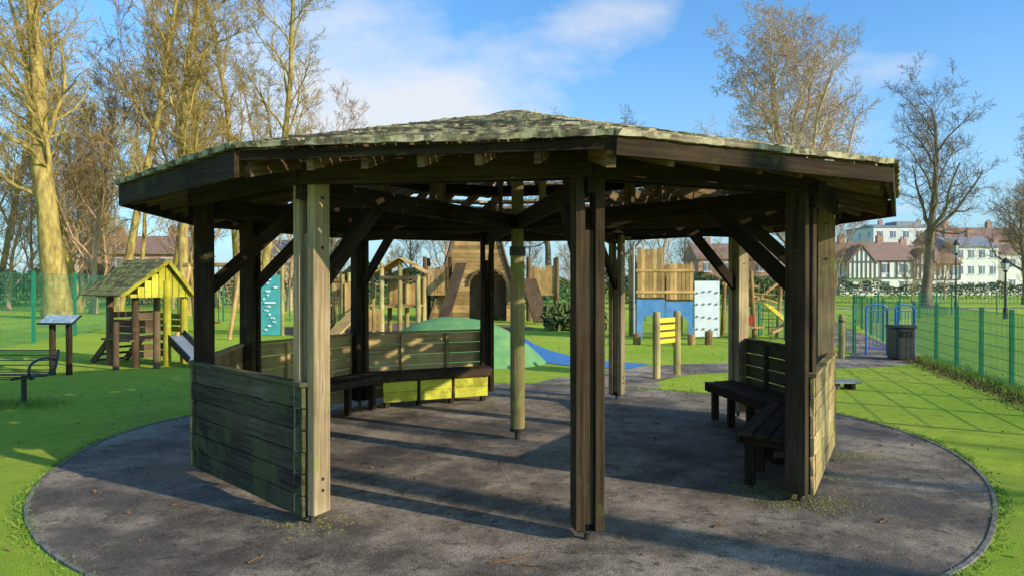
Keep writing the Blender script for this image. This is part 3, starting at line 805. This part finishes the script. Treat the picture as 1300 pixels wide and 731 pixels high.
# ---------------------------------------------------------------- buildings
brick=simple('brick',(.46,.27,.19),(.36,.21,.15),1.5,.9);tile=simple('brown_tiles',(.34,.21,.15),(.25,.16,.12),2,.9)  # building colours are paled: distance haze put into the colour
slate=simple('slate',(.30,.31,.33),(.22,.23,.25),2,.7);render_=simple('white_render',(.78,.75,.68),(.68,.65,.60),.5,.9)
glass=simple('window_glass',(.12,.15,.19),(.18,.22,.27),1,.15,spec=.8);timber=simple('tudor_timber',(.11,.09,.075),(.15,.125,.10),3,.8)
bglass=simple('blue_glazing',(.16,.36,.60),(.12,.28,.50),.6,.2,spec=.8);cream=simple('cream_render',(.62,.53,.42),(.54,.46,.36),.5,.9)
def block(name,x0,x1,y,d,h,wall,roofm,ridge=0,cols=4,rows=2,win=(1.1,1.3),gm=None,hip=False):
    g=group(name,((x0+x1)/2,y,0));mb=MB()
    mb.box(((x0+x1)/2,y+d/2,h/2),(x1-x0,d,h));mb.obj('walls',wall,g)
    wb=MB();fr=MB()
    for r in range(rows):
        for c in range(cols):
            x=x0+(x1-x0)*(c+.5)/cols;z=h*(r+.55)/rows
            wb.box((x,y-.03,z),(win[0],.06,win[1]))
            fr.box((x,y-.05,z-win[1]/2-.06),(win[0]+.3,.14,.12));fr.box((x,y-.055,z),(.07,.09,win[1]))
            fr.box((x,y-.05,z+win[1]/2+.05),(win[0]+.2,.12,.1))
    for r in range(rows):
        for c in range(max(1,int(d/3.5))):
            yy=y+d*(c+.5)/max(1,int(d/3.5));wb.box((x0-.02,yy,h*(r+.55)/rows),(.06,win[0],win[1]))
    wb.obj('windows',gm or glass,g);fr.obj('window_frames',M['white'],g)
    rm=MB()
    if ridge:
        i=min((x1-x0)*.25,d*.5) if hip else 0
        A=[V((x0-.3,y-.4,h)),V((x1+.3,y-.4,h)),V((x1+.3,y+d+.4,h)),V((x0-.3,y+d+.4,h))]
        r0=V((x0-.3+i,y+d/2,h+ridge));r1=V((x1+.3-i,y+d/2,h+ridge))
        rm.poly([A[0],A[1],r1,r0]);rm.poly([A[2],A[3],r0,r1]);rm.poly([A[3],A[0],r0]);rm.poly([A[1],A[2],r1]);rm.poly(A[::-1])
        ch=MB()
        for f in(.2,.75):
            x=x0+(x1-x0)*f;ch.box((x,y+d/2,h+ridge+.2),(.9,.7,1.6))
            for o in(-.2,.2):ch.cyl((x+o,y+d/2,h+ridge+1),(x+o,y+d/2,h+ridge+1.4),.12)
        ch.obj('chimneys',brick,g)
    else:
        rm.box(((x0+x1)/2,y+d/2,h+.15),(x1-x0+.5,d+.5,.3));rm.box(((x0+x1)/2+1,y+d/2,h+.9),((x1-x0)*.3,d*.4,1.2))
    rm.obj('roof',roofm,g)
    return g
def tudor(x0,x1,y,h):
    g=block('tudor_house',x0,x1,y,9,h,render_,tile,2.9,4,2)
    tb=MB();z0=h*.5
    n=int((x1-x0)/1.1)
    for i in range(n+1):
        x=x0+(x1-x0)*i/n;tb.beam((x,y-.12,z0),(x,y-.12,h),.13,.12,up=(0,1,0))
    for z in(z0,h-.1):tb.beam((x0,y-.14,z),(x1,y-.14,z),.12,.16)
    gb=MB();gr=MB()
    for f in(.26,):
        xc=x0+(x1-x0)*f;w=1.9
        gb.prism([(xc-w,y-.8,z0),(xc+w,y-.8,z0),(xc+w,y-.8,h-.2),(xc,y-.8,h+2.1),(xc-w,y-.8,h-.2)],(0,3,0))
        for s in(-1,1):
            gr.beam((xc+s*(w+.3),y+.7,h-.45),(xc,y+.7,h+2.25),3.4,.15,up=(0,0,1))
            tb.beam((xc+s*w,y-.86,h-.2),(xc,y-.86,h+2.0),.1,.2,up=(0,0,1))
        for k in range(7):
            x=xc-w+k*w/3;tt=h-.2+2.2*(1-abs(x-xc)/w)
            tb.beam((x,y-.87,z0),(x,y-.87,max(h-.3,tt-.15)),.12,.1,up=(0,1,0))
        tb.beam((xc-w,y-.89,h-.2),(xc+w,y-.89,h-.2),.1,.2)
    gb.obj('gable_walls',render_,g);gr.obj('gable_roofs',tile,g);tb.obj('timber_framing',timber,g)
tudor(47.5,58,106,5.0);tudor(58.4,66,108,4.6)
block('white_apartment_block',74,90,150,12,13.2,render_,slate,0,6,4)
block('cream_house',86,103,172,12,14.5,cream,slate,1.5,6,4)
block('glass_office_building',103,124,190,14,15.2,render_,slate,0,9,5,(1.9,2.0),bglass)
block('brick_house',74,88,125,10,9.0,brick,tile,2.6,5,3,(.9,1.4))
block('brick_house',89,108,130,12,10.2,brick,slate,1.5,6,3,(1.0,1.4))
block('white_house',66.5,73,110,9,7.2,render_,slate,1.8,4,3,(.8,1.2))
block('white_house',76,83,113,9,6.2,render_,tile,1.8,3,2,(.9,1.2))
block('brick_house',-52,-40,88,10,5.2,brick,tile,2.5,4,2)
block('brick_house',-36,-25,96,10,5.2,cream,slate,2.5,4,2)
block('brick_house',30,44,118,10,5.6,brick,tile,2.8,5,2)

def tufts(name,fn,n,h=(.04,.12)):
    mb=MB()
    for i in range(n):
        x,y=fn();a=U(0,6.28);w=U(.004,.008);hh=U(*h);lx,ly=U(-.04,.04),U(-.04,.04)
        mb.poly([(x-w*math.cos(a),y-w*math.sin(a),0),(x+w*math.cos(a),y+w*math.sin(a),0),(x+lx,y+ly,hh)])
    mb.obj(name,M['blade'])
def nf():
    f=R();A=V((6.9,7.6));B=V((9.4,16.8));p=A.lerp(B,f);return p.x+random.gauss(0,.17),p.y+random.gauss(0,.1)
tufts('grass_tufts',nf,9000)
tufts('grass_tufts',lambda:(random.gauss(-7.1,.35),random.gauss(10.25,.18)),1500,(.03,.10))
def ringpt():
    while True:
        a=U(0,6.283)
        if mnoise.noise(V((math.cos(a)*4,math.sin(a)*4,9)))>-.05 or R()<.2:break
    rr=4.47+random.gauss(0,.035)+.10*mnoise.noise(V((math.cos(a)*2,math.sin(a)*2,.4)))
    return CX-.03+rr*math.cos(a),CY+rr*math.sin(a)
tufts('grass_tufts',ringpt,9000,(.010,.034))
mb=MB()
for i in range(3600):
    x,y=nf();x-=.15+abs(random.gauss(0,.14));s=U(.012,.035);a=U(0,6.28);c,sn=math.cos(a)*s,math.sin(a)*s
    mb.poly([(x-c,y-sn,.015),(x+sn*.6,y-c*.6,.02+U(0,.02)),(x+c,y+sn,.02+U(0,.02)),(x-sn*.6,y+c*.6,.015)])
mb.obj('leaf_litter',M['leaf'])
mb=MB()
for i in range(1500):
    x=U(-9,9);y=U(4.5,26);s=U(.008,.022);a=U(0,6.28);c,sn=math.cos(a)*s,math.sin(a)*s
    mb.poly([(x-c,y-sn,.01),(x+sn*.6,y-c*.6,.015+U(0,.02)),(x+c,y+sn,.015+U(0,.02)),(x-sn*.6,y+c*.6,.01)])
mb.obj('fallen_leaves',M['leaf'])

# ---------------------------------------------------------------- light, sky, camera
az=(.86,-.51);EL=20.5
h=math.hypot(*az);sx,sy=az[0]/h,az[1]/h
sd=V((sx*math.cos(rad(EL)),sy*math.cos(rad(EL)),math.sin(rad(EL))))
ld=bpy.data.lights.new('sun','SUN');ld.energy=5.0;ld.angle=rad(.5);ld.color=(1,.90,.70)
lo=bpy.data.objects.new('sun',ld);lo.rotation_euler=(sd).to_track_quat('Z','Y').to_euler();lo.location=(20,-20,30);COL.objects.link(lo)
w=bpy.data.worlds.new('World');S.world=w;w.use_nodes=True;t=w.node_tree
bg=t.nodes['Background']
sky=node(t,'ShaderNodeTexSky',sky_type='NISHITA',sun_disc=False,sun_elevation=rad(EL),sun_rotation=math.atan2(sx,sy))
dirv=node(t,'ShaderNodeTexCoord').outputs['Generated']
sp=node(t,'ShaderNodeSeparateXYZ',{0:dirv})
zz=math_(t,'ADD',math_(t,'MAXIMUM',sp.outputs[2],0.0),.22)
pv=node(t,'ShaderNodeCombineXYZ',{0:math_(t,'DIVIDE',sp.outputs[0],zz),1:math_(t,'DIVIDE',sp.outputs[1],zz),2:0.0}).outputs[0]
n1=noise_(t,pv,1.7,6,.58)
def blob(d,r):
    d=V(d).normalized()
    ds=node(t,'ShaderNodeVectorMath',{0:node(t,'ShaderNodeVectorMath',{0:dirv,1:tuple(d)},operation='SUBTRACT').outputs[0],1:(1,1,1.7)},operation='MULTIPLY').outputs[0]
    ln=node(t,'ShaderNodeVectorMath',{0:ds},operation='LENGTH').outputs['Value']
    return maprange(t,ln,r,0,0,1)
b1=blob((-.18,1,.24),.34);b2=blob((.17,1,.36),.16);b3=blob((.45,1,.20),.25)
dens=math_(t,'ADD',n1,math_(t,'ADD',math_(t,'MULTIPLY',b1,.50),math_(t,'ADD',math_(t,'MULTIPLY',b2,.22),math_(t,'MULTIPLY',b3,.10))))
cl=maprange(t,dens,.60,.90,0,.92)
hz=maprange(t,sp.outputs[2],0,.30,.55,0)
tinted=mixc(t,1.0,sky.outputs[0],(.95,1.65,2.25),'MULTIPLY')
c=mixc(t,hz,tinted,(4.3,5.6,6.9))
c=mixc(t,cl,c,(7.0,7.3,7.7))
t.links.new(c,bg.inputs[0]);bg.inputs[1].default_value=.120
S.view_settings.view_transform='Standard';S.view_settings.look='None';S.view_settings.exposure=0
cd=bpy.data.cameras.new('camera');co=bpy.data.objects.new('camera',cd);COL.objects.link(co)
co.location=(0,0.03,1.7);co.rotation_euler=(rad(90-.34),0,0);cd.lens=25.75;cd.sensor_width=36;cd.clip_end=2000;cd.clip_start=.05
S.camera=co
